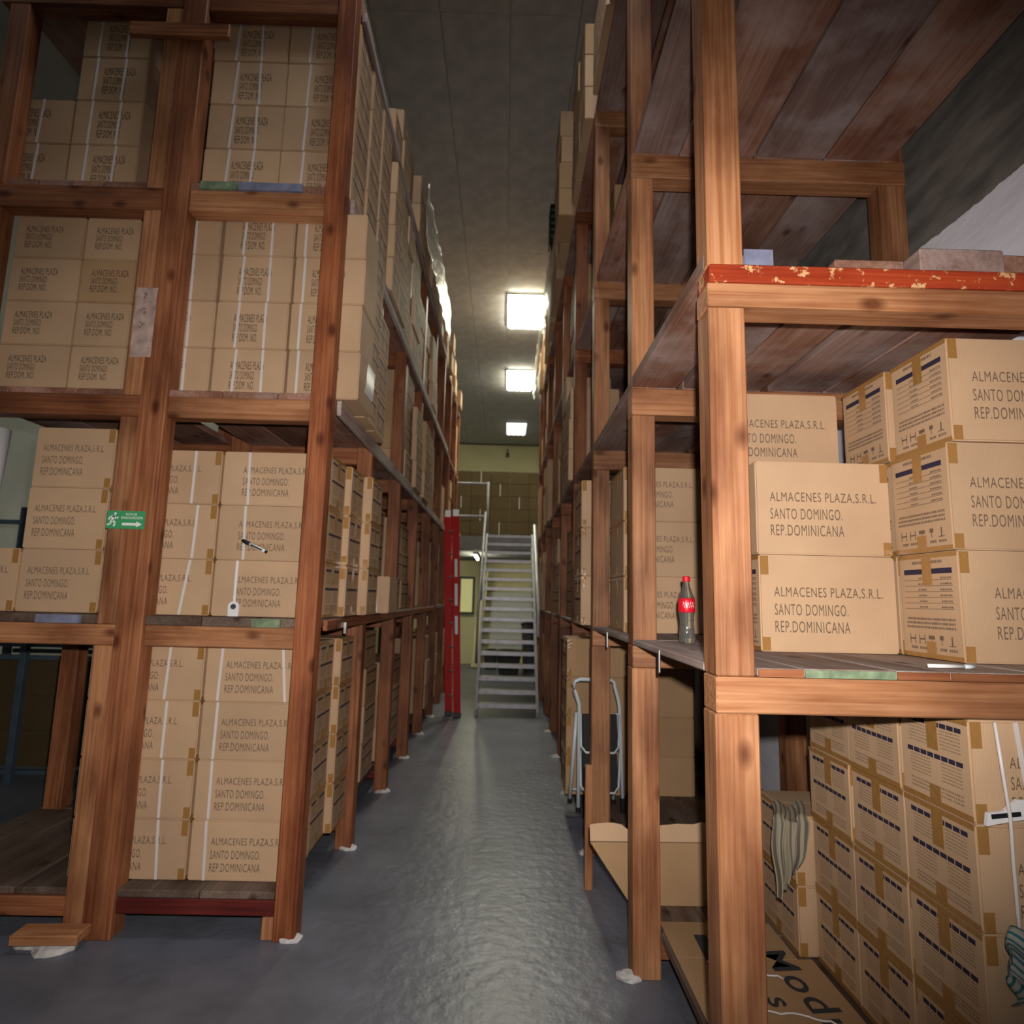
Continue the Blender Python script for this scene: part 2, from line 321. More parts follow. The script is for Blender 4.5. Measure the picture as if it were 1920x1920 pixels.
def tape_pieces(w, d, h, side):
    """tape crossing the label side (side=-1: the -x face), edge strips and corner tabs"""
    k = (w, d, h, side)
    if k not in _tp:
        x = side*(w/2+.0006); e = .0012*side; out = []
        def s(y0, y1, z0, z1):
            bm = bmesh.new(); bx(bm, min(x, x+e), max(x, x+e), y0, y1, z0, z1); out.append(bm)
        s(-.022, .022, h-.105, h-.017); s(-.022, .022, .017, .055)
        s(-d/2+.003, d/2-.003, h-.016, h-.001); s(-d/2+.003, d/2-.003, .001, .016)
        cx = side*w/2
        for z0, z1 in ((h-.07, h-.003), (.003, .05)):
            a, b2 = sorted((cx-side*.004, cx-side*.032)); bm = bmesh.new(); bx(bm, a, b2, -d/2-.0016, -d/2-.0004, z0, z1); out.append(bm)
        _tp[k] = [mesh(bm, 'tape', TAPE) for bm in out]
    return _tp[k]
_sm = {}
def strap_mesh(h, tilt):
    k = (round(h, 2), round(tilt, 3))
    if k not in _sm:
        bm = bmesh.new(); bx(bm, -.006, .006, -.002, 0, .002, h-.002)
        for v in bm.verts: v.co.x += (v.co.z-h/2)*tilt
        _sm[k] = mesh(bm, 'strap', STRAP)
    return _sm[k]
NC = [0]; LABELS = set()
def carton(x0, y0, z0, w, d, h, label, group, txt=None, prt=None, side=-1, straps=(), tape=True, m=KRAFT, dup=False, rz=0):
    """x0: low x, y0: front. txt=(offset from the low x edge, width, drop from top, height)"""
    NC[0] += 1
    o = obj('carton', carton_mesh(w, d, h, m), None, (x0+w/2, y0+d/2, z0), (0, 0, rz))
    if len(label.split()) > 16: print('LONG', label)
    if not dup: assert label not in LABELS, label
    LABELS.add(label); tag(o, label, 'box', group)
    if txt:
        T = TXT if len(txt) < 5 else TXTB
        for q_, (me, rw) in enumerate(T):
            t = obj('lettering', me, o, (-w/2+txt[0], -d/2-.0012, h-txt[2]-q_*txt[3]*.375)); t.scale = (txt[1]*rw, 1, txt[3]*(.25 if T is TXT else .31))
    if prt:
        t = obj('label_print', PR[prt], o); t['kind'] = 'stuff'
        if side < 0: t.location = (-w/2-.0008, -d/2, .0); t.scale = (1, d, h)
        else: t.location = (w/2+.0008, d/2, .0); t.rotation_euler = (0, 0, math.pi); t.scale = (1, d, h)
    if tape:
        for me in tape_pieces(w, d, h, side): obj('tape', me, o)
    for sx, tilt in straps: obj('strap', strap_mesh(h, tilt), o, (-w/2+sx, -d/2-.001, 0))
    return o

# ================================================================== RIGHT RACK
RY = [1.63, 2.67, 3.87, 5.0, 6.1, 7.2, 8.3, 9.4, 10.45]
RB = [.07, 1.217, 2.33, 3.50, 4.78]; RT = [.14, 1.31, 2.455, 3.62, 4.90]      # beam bottom / top
RS = [.175, 1.335, 2.50, 3.66, 4.94]                                          # shelf tops
rr_ = empty('storage_rack', (1.2, 1.63, 0), 'bare orange pine storage rack standing against the whitewashed concrete wall', 'rack')
for i, y in enumerate(RY):
    n1 = i < 2
    for j, (xa, xb) in enumerate(((.557, .660), (1.745, 1.87))):
        zz = [0] + [v for l in range(5) for v in (RB[l], RT[l])] + [None]
        segs = [(RT[0] if False else 0, RB[1])] + [(RT[l], RB[l+1]) for l in (1, 2, 3)]
        for s, (z0, z1) in enumerate(segs):
            wd = .0 if s else .006*(j == 0)
            block('post', xa-(.004 if s == 0 else 0), xb+wd, y, y+.10, z0, z1-.001, PINE[2] if i < 3 else REDW[2], rr_)
    for l in range(5):
        m = PINE[0] if i < 3 else REDW[0]
        if l == 0:
            block('beam', .661+.006, 1.744, y+.01, y+.09, RB[0], RT[0], REDW[0], rr_); continue
        if i == 0 and l == 2:
            block('beam', .555, 1.93, y-.004, y+.10, RB[l], 2.40, m, rr_)
            block('beam', .560, 1.93, y-.008, y+.10, 2.4015, RT[l], REDP, rr_)['label'] = 'red painted top board with chipped paint'
        else:
            block('beam', .555+(0 if i else .0), 1.93 if i == 0 else 1.875, y-.002, y+.10, RB[l], RT[l]-.001, m, rr_)
# shelf planks
RX = {2: [.556, .775, .938, 1.162, 1.428, 1.79], 3: [.57, .79, 1.15, 1.487, 1.81], 4: [.56, .85, 1.16, 1.48, 1.80], 1: [.557, .665, .788, 1.03, 1.172, 1.42, 1.90], 0: [.668, .90, 1.2, 1.45, 1.70, 1.90]}
for l in range(5):
    for i in range(len(RY)-1):
        xs = RX[l] if i < 3 else [.557, .87, 1.19, 1.5, 1.80]
        if i and l == 1: xs = [.557, .86, 1.16, 1.5, 1.80]
        if l == 0 and i > 2: xs = [.668, .96, 1.25, 1.5, 1.80]
        for k in range(len(xs)-1):
            ya, yb = RY[i]+.004, RY[i+1]+.002
            if i == 0 and l == 2: ya = [1.66, 1.70, 1.66, 1.64, 1.66][k]
            if i == 0 and l == 1 and k == 0: ya = 1.735
            th = RS[l]-RT[l] - R.uniform(0, .004)
            if i == 0 and l == 2: th = [.052, .046, .048, .078, .076][k]
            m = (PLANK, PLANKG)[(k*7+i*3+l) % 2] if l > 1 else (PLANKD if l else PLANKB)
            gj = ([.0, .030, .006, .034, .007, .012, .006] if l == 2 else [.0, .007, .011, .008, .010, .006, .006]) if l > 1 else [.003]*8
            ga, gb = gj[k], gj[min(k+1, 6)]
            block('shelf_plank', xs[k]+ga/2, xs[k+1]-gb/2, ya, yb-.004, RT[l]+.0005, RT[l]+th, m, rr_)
# ends of the level-one planks: brown, one end painted green
for xa, xb, m, lb in ((.668, .786, REDW[0], None), (.790, 1.028, GREENP, 'plank end painted green'), (1.032, 1.17, REDW[0], None), (1.174, 1.418, REDW[0], None), (1.422, 1.9, REDW[0], None)):
    o = block('plank_end', xa, xb, RY[0]-.001, RY[0]+.0035, RT[1]+.001, RS[1]-.004, m, rr_, bevel=0)
    if lb: o['label'] = lb
o = block('plank_end', .672, .757, 1.653, 1.6590, RT[2]+.002, 2.520, BLUEP, rr_, bevel=0); o['label'] = 'plank end painted blue grey'
# a bolt and plaster dabs at the feet
for y in (2.2, 3.3): block('bolt', .548, .556, y, y+.012, 1.25, 1.33, ALU, rr_, bevel=.002)
def dab(parent, x, y, s=1):
    bm = bmesh.new(); n = 9
    rg = [[bm.verts.new(((.07*s*R.uniform(.7, 1.2)*math.cos(a)*f, .055*s*R.uniform(.7, 1.2)*math.sin(a)*f, z))) for a in [2*math.pi*k/n for k in range(n)]] for f, z in ((1, .001), (.85, .018*s), (.4, .03*s))]
    for A, B in zip(rg, rg[1:]):
        for k in range(n): bm.faces.new((A[k], A[(k+1) % n], B[(k+1) % n], B[k]))
    bm.faces.new(rg[-1]); bm.faces.new(rg[0][::-1])
    obj('plaster_dab', mesh(bm, 'plaster_dab', PLASTER), parent, (x-parent.location.x, y-parent.location.y, 0))
for y in RY[1:6]: dab(rr_, .535, y+.02, .8)

G = 'cartons on the near wall rack'
# level one, near bay: front stack against the wall post
BW, BD, BH = .49, .288, .343
TX = (.05, .385, .112, .158)
for r_ in range(3):
    carton(1.401+[0, -.006, .012][r_], 1.882+[.0, .004, -.004][r_], RS[1]+r_*(BH+.003), BW, BD, BH, 'large carton, %s of the front stack nearest the wall, shelf with the green plank end' % ['lowest', 'middle', 'topmost'][r_], G,
           (.075+[.03, -.01, 0][r_], .385, .112, .158), 'single', -1)
    carton(1.402+[0, .006, -.004][r_], 2.18, RS[1]+r_*(BH+.003), BW, BD, BH, 'large carton, %s of the stack behind the front one nearest the wall, same shelf' % ['lowest', 'middle', 'topmost'][r_], G, None, 'single', -1)
for r_ in range(2):
    carton([.902, .898][r_], 2.17, RS[1]+r_*(BH-.006+.003), BW-.005, BD, BH-.006, 'large carton, %s of the pair beside the thick near post, full address visible' % ['lower', 'upper'][r_], G, TX, 'single', 1 if r_ else -1)
for r_ in range(3):
    carton(.885, 2.465, RS[1]+r_*(BH+.003), BW-.002, .198, BH, 'large carton, %s of the stack behind the pair beside the thick near post' % ['lowest', 'middle', 'topmost'][r_], G, TX if r_ == 2 else None, None, -1)
# small square of tape on the lower carton front
# level nought, near bay: three columns in depth, four high
W0, D0, H0 = .515, .284, .257
for c in range(3):
    for r_ in range(4):
        carton(1.22 + R.uniform(-.004, .004), 1.652+c*.287, RS[0]+r_*(H0+.002), W0, D0, H0, 'carton, %s in the %s column beneath the near shelf, two dark bars' % (ORD[r_], ['nearest', 'middle', 'farthest'][c]), G,
               (.1, .335, .09, .13) if c == 0 else None, 'double', -1, straps=[(.135+.012*(3-r_), -.09)] if c == 0 else ())
for r_ in range(2):
    carton(1.155, 2.52, RS[0]+r_*(.25+.002), .50, .34, .25, 'carton, %s of two beneath the striped grey rag' % ['lower', 'upper'][r_], G, None, 'double', -1, m=KRAFT)
# level one, second and third bays
for c, xx in enumerate((.625, 1.16)):
    for r_ in range(3):
        carton(xx, 3.22+.06*c, RS[1]+r_*.292, .42 if c == 0 else .5, .40, .289, 'carton, %s of the stack %s behind the glass bottle' % (['lowest', 'middle', 'topmost'][r_], ['directly', 'beside the wall'][c]), G, (.04, .33, .075, .14), None, straps=())
for r_ in range(3):
    carton(.500, 4.02, RS[1]+r_*.318, .36, .36, .315, 'carton, %s of the stack sticking out past the third post, shiny tape' % ['lowest', 'middle', 'topmost'][r_], G, (.16, .30, .10, .15) if r_ < 5 else None, 'double', -1)
    carton(.90, 4.02, RS[1]+r_*.318, .45, .36, .315, 'carton, %s of the stack between the third post and the wall' % ['lowest', 'middle', 'topmost'][r_], G, (.05, .34, .10, .15), None, -1, tape=False)
# level nought, third bay behind the step ladder
for c, xx in enumerate((.455, .905)):
    for r_ in range(4):
        carton(xx, 4.42, RS[0]+r_*.262, .44, .36, .259, 'old carton, %s in the %s column behind the white step ladder' % (ORD[r_], ['aisle', 'wall'][c]), G, None, 'double' if c == 0 else None, -1, m=KRAFTD, tape=c == 0)

# ------------------------------------------------------------------ far bays of both rows
def far_fill(side, bay, y0, y1, level, z, rows, h, w, edge, jit, rackname, depth=.35, every=None, strapped=False):
    k = 0; y = y0
    while y + depth <= y1 + .001:
        nr = rows if isinstance(rows, int) else rows[min(k, len(rows)-1)]
        e = edge + R.uniform(-jit, jit)
        for r_ in range(nr):
            ee = e + R.uniform(-.012, .012)
            xx = ee if side > 0 else ee-w
            lb = 'carton, %s, %s column of bay %s, %s shelf, %s' % (ORD[r_], NTH[k], WB[bay], SH[level], rackname)
            carton(round(xx, 3), y, z+r_*(h+.002), w, depth-.004, h, lb, 'cartons along the %s' % rackname, (.08, .2, .06, .09, 1) if False else None, 'double', -1 if side > 0 else 1,
                   tape=False, m=KRAFT if R.random() < .7 else KRAFTD, straps=[(w*.5, 0)] if strapped and r_ % 2 else ())
        y += depth; k += 1
WB = ['one', 'two', 'three', 'four', 'five', 'six', 'seven', 'eight', 'nine']
SH = ['bottom', 'second', 'third', 'fourth', 'top']
RN = 'wall side row'; LN = 'opposite row'
# right: top level stacks rise towards the back
far_fill(1, 1, 2.80, 3.80, 4, RS[4], (1, 2, 2), .26, .42, .50, .03, RN, .33)
far_fill(1, 2, 3.99, 4.98, 4, RS[4], (3, 3, 3), .26, .42, .49, .04, RN, .33)
far_fill(1, 3, 5.12, 6.08, 4, RS[4], (4, 3), .26, .42, .45, .04, RN, .46)
far_fill(1, 4, 6.24, 7.18, 4, RS[4], (3, 3), .26, .42, .47, .03, RN, .46)
far_fill(1, 2, 4.05, 4.98, 3, RS[3], (3, 3), .27, .42, .70, .03, RN, .42, strapped=True)
far_fill(1, 3, 5.12, 6.08, 3, RS[3], (3, 3), .27, .42, .60, .03, RN, .46)
far_fill(1, 3, 5.12, 6.08, 2, RS[2], (3, 4), .27, .42, .53, .03, RN, .46)
far_fill(1, 4, 6.24, 7.18, 2, RS[2], (3, 3), .27, .42, .56, .03, RN, .46)
far_fill(1, 3, 5.12, 6.08, 1, RS[1], (3, 3), .27, .42, .60, .03, RN, .46)
far_fill(1, 4, 6.24, 7.18, 1, RS[1], (2, 3), .27, .42, .58, .03, RN, .46)
far_fill(1, 3, 5.12, 6.08, 0, RS[0], (3, 3), .27, .42, .62, .03, RN, .46)

# ================================================================== LEFT RACK (aisle)
LY = [2.89, 3.87, 4.95, 5.95, 6.95, 7.95, 8.95, 9.95, 10.6]
LB = [.10, 1.24, 2.325, 3.405, 4.57]; LT = [.165, 1.335, 2.43, 3.525, 4.66]
LS = [.20, 1.38, 2.468, 3.572, 4.70]
lr = empty('storage_rack', (-1.35, 2.89, 0), 'tall red brown wooden storage rack lining the aisle, filled with strapped cartons', 'rack')
for i, y in enumerate(LY):
    block('post', -.965, -.868, y, y+.095, 0, 5.05 if i == 0 else 4.66, REDW[2] if i else wood('red_post', (.42, .155, .06), (.25, .06, .02), 2, .5), lr)
    block('post', -1.78, -1.655, y-.012 if i == 0 else y, y+.095, 0, 5.05 if i == 0 else 4.66, REDW[2], lr)
    for l in range(5):
        o = block('beam', -1.654, -.966, y+.008, y+.09, LB[l], LT[l], (MAROON if l == 0 else PINE[0] if i == 0 and l in (1, 2, 3) else REDW[0]), lr)
        if i == 0 and l == 0: o['label'] = 'dark red painted bottom beam'
for l in range(5):
    for i in range(len(LY)-1):
        xs = [-1.66, -1.40, -1.13, -.868] if l else [-1.66, -1.30, -.97]
        for k in range(len(xs)-1):
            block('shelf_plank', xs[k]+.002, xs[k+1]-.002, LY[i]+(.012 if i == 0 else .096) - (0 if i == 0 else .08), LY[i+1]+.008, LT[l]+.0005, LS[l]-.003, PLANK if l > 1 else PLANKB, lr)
# long boards nailed along the aisle edge of the shelves
for l, z0, z1, yb, mm in ((2, 2.385, 2.462, 8.5, PLANKD), (3, 3.484, 3.566, 8.5, PLANKD), (1, 1.32, 1.372, 7.5, REDW[1]), (4, 4.63, 4.692, 7.8, PLANKD)):
    block('edge_board', -.866, -.842, 2.995, yb, z0, z1, mm, lr)
for x0, x1, m in ((-1.60, -1.42, GREENP), (-1.41, -1.08, BLUEP)):
    o = block('plank_end', x0, x1, 2.886, 2.8995, LT[3]+.001, LS[3]-.004, m, lr, bevel=0); o['label'] = 'plank end painted %s' % ('green' if m is GREENP else 'blue grey')
o = block('plank_end', -1.16, -1.03, 2.886, 2.8995, LT[1]+.001, LS[1]-.006, GREENP, lr, bevel=0); o['label'] = 'plank end painted green'
for y in LY[:6]: dab(lr, -.90, y+.03, .9)
block('bracket', -.842, -.828, 3.30, 3.32, 1.29, 1.35, ALU, lr, bevel=.001)
block('wood_shim', -1.02, -.968, 2.90, 2.98, .002, .095, PINE[2], lr)

GA = 'cartons on the aisle rack'
YF = 2.992
TXA = (.10, .335, .075, .145)
for r_ in range(4):
    carton(-1.942, YF, LS[0]+r_*.262, .53, .286, .259, 'strapped carton, %s, column beside the double post, bottom shelf of the aisle rack' % ORD[r_], GA, TXA, None, 1, straps=[(.395-.01*r_, -.05+.03*r_)])
    carton(-1.400, YF, LS[0]+r_*.262, .455, .286, .259, 'strapped carton, %s, column beside the aisle post, bottom shelf of the aisle rack' % ORD[r_], GA, (.095, .335, .075, .145), 'double', 1,
           straps=[(.07, .02*(r_-1.5))] + ([(.37, -.1)] if r_ == 3 else []))
for r_ in range(3):
    carton(-1.942, YF, LS[1]+r_*.269, .53, .286, .266, 'strapped carton, %s, column beside the double post, second shelf of the aisle rack' % ORD[r_], GA, TXA, None, 1, straps=[([.405, .43, .40][r_], [.12, .03, .01][r_])])
    carton(-1.402, YF, LS[1]+r_*.269, .53, .286, .266, 'strapped carton, %s, column beside the aisle post, second shelf of the aisle rack' % ORD[r_], GA, TXA, 'double', 1, straps=[(.13, -.03)] if r_ else [])
for c, (x0, w_) in enumerate(((-1.90, .378), (-1.506, .365), (-1.126, .362))):
    for r_ in range(4):
        carton(x0 + R.uniform(-.004, .004), YF-.002*c, LS[2]+r_*(.2525), w_, .30, .250, 'narrow carton with white straps, %s, %s column, third shelf of the aisle rack' % (ORD[r_], ['double post', 'middle', 'aisle post'][c]), GA,
               (.09, .17, .065, .14, 1), None, 1, straps=[(.11 if c == 1 else .10, .03), (.25, -.01)] if c < 2 else [(.05, .0)], tape=False)
for c, (x0, w_) in enumerate(((-1.655, .402), (-1.248, .385))):
    for r_ in range(4):
        carton(x0 + R.uniform(-.004, .004), YF, LS[3]+r_*(.2625), w_, .30, .260, 'carton with white straps, %s, %s column, fourth shelf of the aisle rack' % (ORD[r_], ['double post', 'aisle post'][c]), GA,
               (.15, .17, .07, .15, 1), 'double' if c else None, 1, straps=[(.13, .05), (.26, -.03 if r_ else .05)] if c == 0 else [(.12, .03), (.27, .02)], tape=False)
# aisle columns behind the front boxes, first bay
for l, edges, nr, h_, w_ in ((0, (-.955, -.915), (4, 4), .259, .455), (1, (-.840, -.79), (3, 3), .266, .53), (2, (-.79, -.80), (4, 3), .25, .37), (3, (-.855, -.85), (4, 4), .26, .40)):
    for k, e in enumerate(edges):
        for r_ in range(nr[k]):
            carton(round(e-w_, 3), 3.282+k*.289+(.012 if l > 1 else 0), LS[l]+r_*(h_+.0025), w_, .284, h_, 'carton, %s, %s along the aisle side, %s shelf of the aisle rack' % (ORD[r_], ['second', 'third'][k], SH[l]), GA, None, 'double', 1, tape=l < 2)
carton(-1.02, 4.02, LS[1], .275, .30, .235, 'small lone carton with one strap on the second shelf behind the label columns', GA, None, None, 1, straps=[(.19, -.06)], tape=False)
# farther bays
far_fill(-1, 1, 4.33, 4.955, 1, LS[1], (3, 3), .26, .42, -.97, .02, LN, .31)
far_fill(-1, 1, 3.97, 4.93, 3, LS[3], (4, 4, 4), .24, .42, -.825, .02, LN, .31, strapped=True)
far_fill(-1, 1, 4.10, 4.93, 0, LS[0], (3, 4), .255, .42, -.99, .02, LN, .40)
far_fill(-1, 0, 3.0, 3.86, 4, LS[4], (1, 1), .20, .42, -.90, .02, LN, .42)
far_fill(-1, 1, 3.97, 4.93, 4, LS[4], (1, 2, 2), .26, .42, -.86, .02, LN, .31)
far_fill(-1, 2, 5.06, 5.93, 4, LS[4], (2, 2), .27, .42, -.85, .02, LN, .42)
far_fill(-1, 3, 6.06, 6.93, 4, LS[4], (2, 2), .27, .42, -.85, .03, LN, .42)
far_fill(-1, 2, 5.06, 5.93, 2, LS[2], (4, 3), .25, .42, -.86, .03, LN, .42)
far_fill(-1, 2, 5.06, 5.93, 3, LS[3], (4, 3), .25, .42, -.86, .03, LN, .42)
far_fill(-1, 2, 5.06, 5.93, 1, LS[1], (3, 3), .25, .42, -.93, .03, LN, .42)
far_fill(-1, 2, 5.06, 5.93, 0, LS[0], (3, 3), .25, .42, -.97, .03, LN, .42)
far_fill(-1, 3, 6.06, 6.93, 3, LS[3], (3, 3), .26, .42, -.85, .03, LN, .42)
far_fill(-1, 3, 6.06, 6.93, 2, LS[2], (3, 3), .26, .42, -.85, .03, LN, .42)
# everything beyond is a mass of cartons a few pixels wide
bm = bmesh.new()
for side, ys, ss in ((1, RY[5:], RS), (-1, LY[4:], LS)):
    for i in range(len(ys)-1):
        for l in range(5):
            if l == 4 and side > 0: nr = 4
            elif l == 4: nr = 2
            else: nr = 3
            y = ys[i]+.105
            while y+.3 < ys[i+1]:
                e = (.53 if side > 0 else -.86) + R.uniform(-.05, .05) + (0 if l == 4 else .06*side)
                for r_ in range(nr - (R.random() < .3)):
                    ee = e + R.uniform(-.01, .01)
                    x0, x1 = (ee, ee+.42) if side > 0 else (ee-.42, ee)
                    bx(bm, x0, x1, y, y+.295, ss[l]+r_*.272+.001, ss[l]+r_*.272+.27)
                y += .30
o = obj('far_cartons', mesh(bm, 'far_cartons', KRAFT, bevel=0)); tag(o, 'mass of distant brown cartons filling both rack rows near the steel stairs', 'boxes', 'distant cartons'); o['kind'] = 'stuff'

# ================================================================== RACK BESIDE IT
lb_ = empty('storage_rack', (-2.2, 2.89, 0), 'wooden storage rack with an empty bottom shelf and a green exit sign on its post', 'rack')
for i, y in enumerate((2.89, 3.87, 4.9)):
    segs = [(0, LB[1])] + [(LT[l], LB[l+1]) for l in (1, 2, 3)]
    for z0, z1 in segs:
        block('post', -1.872, -1.783, y, y+.095, z0, z1-.001, PINE[2] if i == 0 else REDW[2], lb_)
        block('post', -2.70, -2.595, y, y+.095, z0, z1-.001, REDW[2], lb_)
    for l in range(5):
        if l == 0: block('beam', -2.594, -1.873, y+.008, y+.09, .085, .165, REDW[0], lb_)
        else: block('beam', -2.75, -1.783, y-.002, y+.095, LB[l], LT[l]-.001, PINE[0] if l == 1 else REDW[0], lb_)
for l in range(5):
    for i, (ya, yb) in enumerate(((2.90, 3.878), (3.882, 4.90))):
        for x0, x1 in ((-2.74, -2.44), (-2.438, -2.11), (-2.108, -1.784)):
            block('shelf_plank', x0+.002, x1-.002, ya+.01, yb, LT[l]+.0005 if l else .166, LS[l]-.003, PLANK if l > 1 else PLANKB, lb_)
block('cross_board', -2.03, -1.51, 2.845, 2.874, 4.36, 4.44, REDW[0], lb_)
o = block('plank_end', -2.15, -1.95, 2.885, 2.8995, LT[1]+.001, LS[1]-.006, BLUEP, lb_, bevel=0); o['label'] = 'plank end painted blue grey'
sh = block('wood_shim', -2.0, -1.73, 2.765, 2.868, .035, .075, PINE[0], lb_, rot=(0, 0, .05)); sh['label'] = 'loose scrap of pine at the foot of the post'
dab(lb_, -1.84, 2.81, 1.2); dab(lb_, -1.96, 2.84, 1.0)

GB = 'cartons on the rack with the exit sign'
for r_ in range(3):
    carton(-2.335+[-.0, -.004, .0][r_], YF, LS[1]+r_*.302, .388, .29, .299, 'large carton, %s of three above the empty bottom shelf, behind the exit sign post' % ['lowest', 'middle', 'topmost'][r_], GB, (.04, .30, .085, .155), None, 1)
carton(-2.745, YF, LS[1], .402, .29, .299, 'large carton partly out of frame, beside the lowest of the three', GB, (.06, .30, .085, .155), None, 1)
for c, (x0, w_) in enumerate(((-2.585, .352), (-2.222, .275))):
    for r_ in range(4):
        carton(x0, YF, LS[2]+.01+r_*.235, w_, .29, .232, 'carton without straps, %s, %s column, third shelf of the exit sign rack' % (ORD[r_], ['outer', 'inner'][c]), GB,
               (.055, .19 if c == 0 else .19, .055, .115, 1), None, 1, tape=False, m=KRAFTD if (c, r_) == (1, 2) else KRAFT)
for c, (x0, w_, nr) in enumerate(((-2.79, .415, 2), (-2.366, .362, 4))):
    for r_ in range(nr):
        carton(x0, YF, LS[3]+r_*.262, w_, .29, .259, 'dim strapped carton, %s, %s column, fourth shelf of the exit sign rack' % (ORD[r_], ['outer', 'inner'][c]), GB,
               (.13, .17, .06, .15, 1), None, 1, tape=False, straps=[(.10, .03), (.25, .05)] if c == 0 else [(.09, .02), (.24, .03)])

# exit sign
s = empty('exit_sign', (-1.778, 2.870, 1.775), 'small green escape route sign with running figure and arrow, on the double post', 'sign')
s.location.y = 2.872
bm = bmesh.new(); bx(bm, -.088, .088, -.003, 0, 0, .084); obj('sign_plate', mesh(bm, 'sign_plate', GREEN), s)
bm = bmesh.new()
def poly(bm, pts, y=-.0036): bm.faces.new([bm.verts.new((p[0], y, p[1])) for p in pts])
def limb(a, b2, w_=.004):
    a = Vector(a); b2 = Vector(b2); d = (b2-a).normalized(); nn = Vector((-d.y, d.x))*w_; poly(bm, [a+nn, a-nn, b2-nn, b2+nn])
poly(bm, [(-.050+.006*math.cos(t*math.pi/5), .071+.006*math.sin(t*math.pi/5)) for t in range(10)])
limb((-.055, .062), (-.062, .038), .006); limb((-.058, .058), (-.042, .048)); limb((-.042, .048), (-.036, .055)); limb((-.058, .060), (-.074, .052)); limb((-.074, .052), (-.078, .042))
limb((-.060, .040), (-.048, .028), .0045); limb((-.048, .028), (-.052, .010), .004); limb((-.064, .040), (-.070, .022), .0045); limb((-.070, .022), (-.084, .018), .004)
obj('running_figure', mesh(bm, 'running_figure', SIGNW), s)
bm = bmesh.new(); poly(bm, [(-.015, .016), (.052, .016), (.052, .008), (.078, .022), (.052, .036), (.052, .028), (-.015, .028)]); obj('arrow', mesh(bm, 'arrow', SIGNW), s)
t = obj('lettering', text_mesh(['RUTA DE'], SIGNW, .02), s, (.0, -.0036, .074)); t.scale = (.05, 1, .011)
t = obj('lettering', text_mesh(['EVACUACION'], SIGNW, .02), s, (-.02, -.0036, .058)); t.scale = (.098, 1, .012)
# stained paper strip
s = empty('paper_strip', (-1.80, 2.875, 2.615), 'long stained paper strip stuck to the double post above the exit sign', 'paper')
bm = bmesh.new(); n_ = 10
rows_ = [[bm.verts.new((x+.002*math.sin(k*2), -.002-.002*math.sin(k*1.7+x*20), k*.36/n_)) for x in (-.05, 0, .052)] for k in range(n_+1)]
for A, B in zip(rows_, rows_[1:]):
    for k in range(2): bm.faces.new((A[k], A[k+1], B[k+1], B[k]))
obj('paper', mesh(bm, 'paper', PAPER, smooth=True), s)
bm = bmesh.new()
for z0 in (.22, .15, .30):
    for a in range(4): x_ = -.012+R.uniform(-.008, .008); bx(bm, x_, x_+R.uniform(.008, .02), -.0065, -.006, z0+a*.008, z0+a*.008+.005)
obj('faded_marks', mesh(bm, 'faded_marks', INK), s)

# ================================================================== SMALL THINGS
# glass bottle on the level-one shelf
bt = empty('glass_bottle', (.745, 2.52, RS[1]), 'clear glass soda bottle with red cap and red label on the bare shelf', 'bottle')
prof = [(.026, 0), (.031, .004), (.032, .02), (.030, .05), (.0275, .075), (.0285, .10), (.032, .125), (.0325, .165), (.029, .185), (.021, .208), (.014, .228), (.0125, .245), (.0125, .252)]
bm = bmesh.new(); lathe(bm, prof); obj('glass_body', mesh(bm, 'glass_body', GLASSM, smooth=True), bt)
bm = bmesh.new(); lathe(bm, [(.0322, .122), (.0336, .126), (.0338, .145), (.0336, .172), (.0315, .178)]); obj('bottle_label', mesh(bm, 'bottle_label', CAPR, smooth=True), bt)
bm = bmesh.new(); lathe(bm, [(.0145, .246), (.0155, .248), (.0152, .264), (.013, .268), (.004, .269)]); obj('bottle_cap', mesh(bm, 'bottle_cap', CAPR), bt)
bm = bmesh.new()                                                     # white script flourish on the label
for k in range(26):
    a0 = -math.pi/2-.75+k*1.5/26; a1 = a0+1.5/26
    z_ = .148+.009*math.sin(k*1.3); hh = .004+.004*abs(math.sin(k*.9))
    bm.faces.new([bm.verts.new((.0343*math.cos(a), .0343*math.sin(a), z)) for a, z in ((a0, z_), (a1, z_+.002), (a1, z_+hh+.002), (a0, z_+hh))])
obj('label_script', mesh(bm, 'label_script', WHITE), bt)

# dark crumpled cloth left on the shelf
bm = bmesh.new(); bmesh.ops.create_icosphere(bm, subdivisions=3, radius=1)
for v in bm.verts:
    v.co = Vector((v.co.x*.12, v.co.y*.07, max(v.co.z, -.0)*.05*(1+.5*math.sin(v.co.x*9)+.3*math.sin(v.co.y*12+v.co.x*5)))); 
o = obj('crumpled_cloth', mesh(bm, 'crumpled_cloth', BLACK, smooth=True), None, (.80, 3.80, RS[1]+.0)); tag(o, 'crumpled black cloth lying on the shelf beside the third post', 'cloth')

# white step ladder with black treads
sl = empty('step_ladder', (.62, 4.07, RS[0]), 'white folding step ladder with black treads inside the wall rack', 'ladder')
bm = bmesh.new(); r0 = .0125
tube(bm, [(-.12, 0, .02), (-.118, .0, .62), (-.12, .0, .66), (-.152, .0, .74), (-.158, .0, .775), (-.145, .0, .80), (-.115, .0, .812), (.085, .0, .812), (.105, .0, .80), (.11, 0, .77), (.135, .0, .68), (.14, 0, .64), (.16, 0, .08)], r0)
obj('front_frame', mesh(bm, 'front_frame', LADW, smooth=True), sl)
bm = bmesh.new(); tube(bm, [(-.155, .17, .02), (-.13, .04, .60)], r0); tube(bm, [(.13, .17, .02), (.13, .04, .60)], r0); tube(bm, [(-.15, .16, .09), (.13, .16, .09)], .008)
obj('rear_frame', mesh(bm, 'rear_frame', LADW, smooth=True), sl)
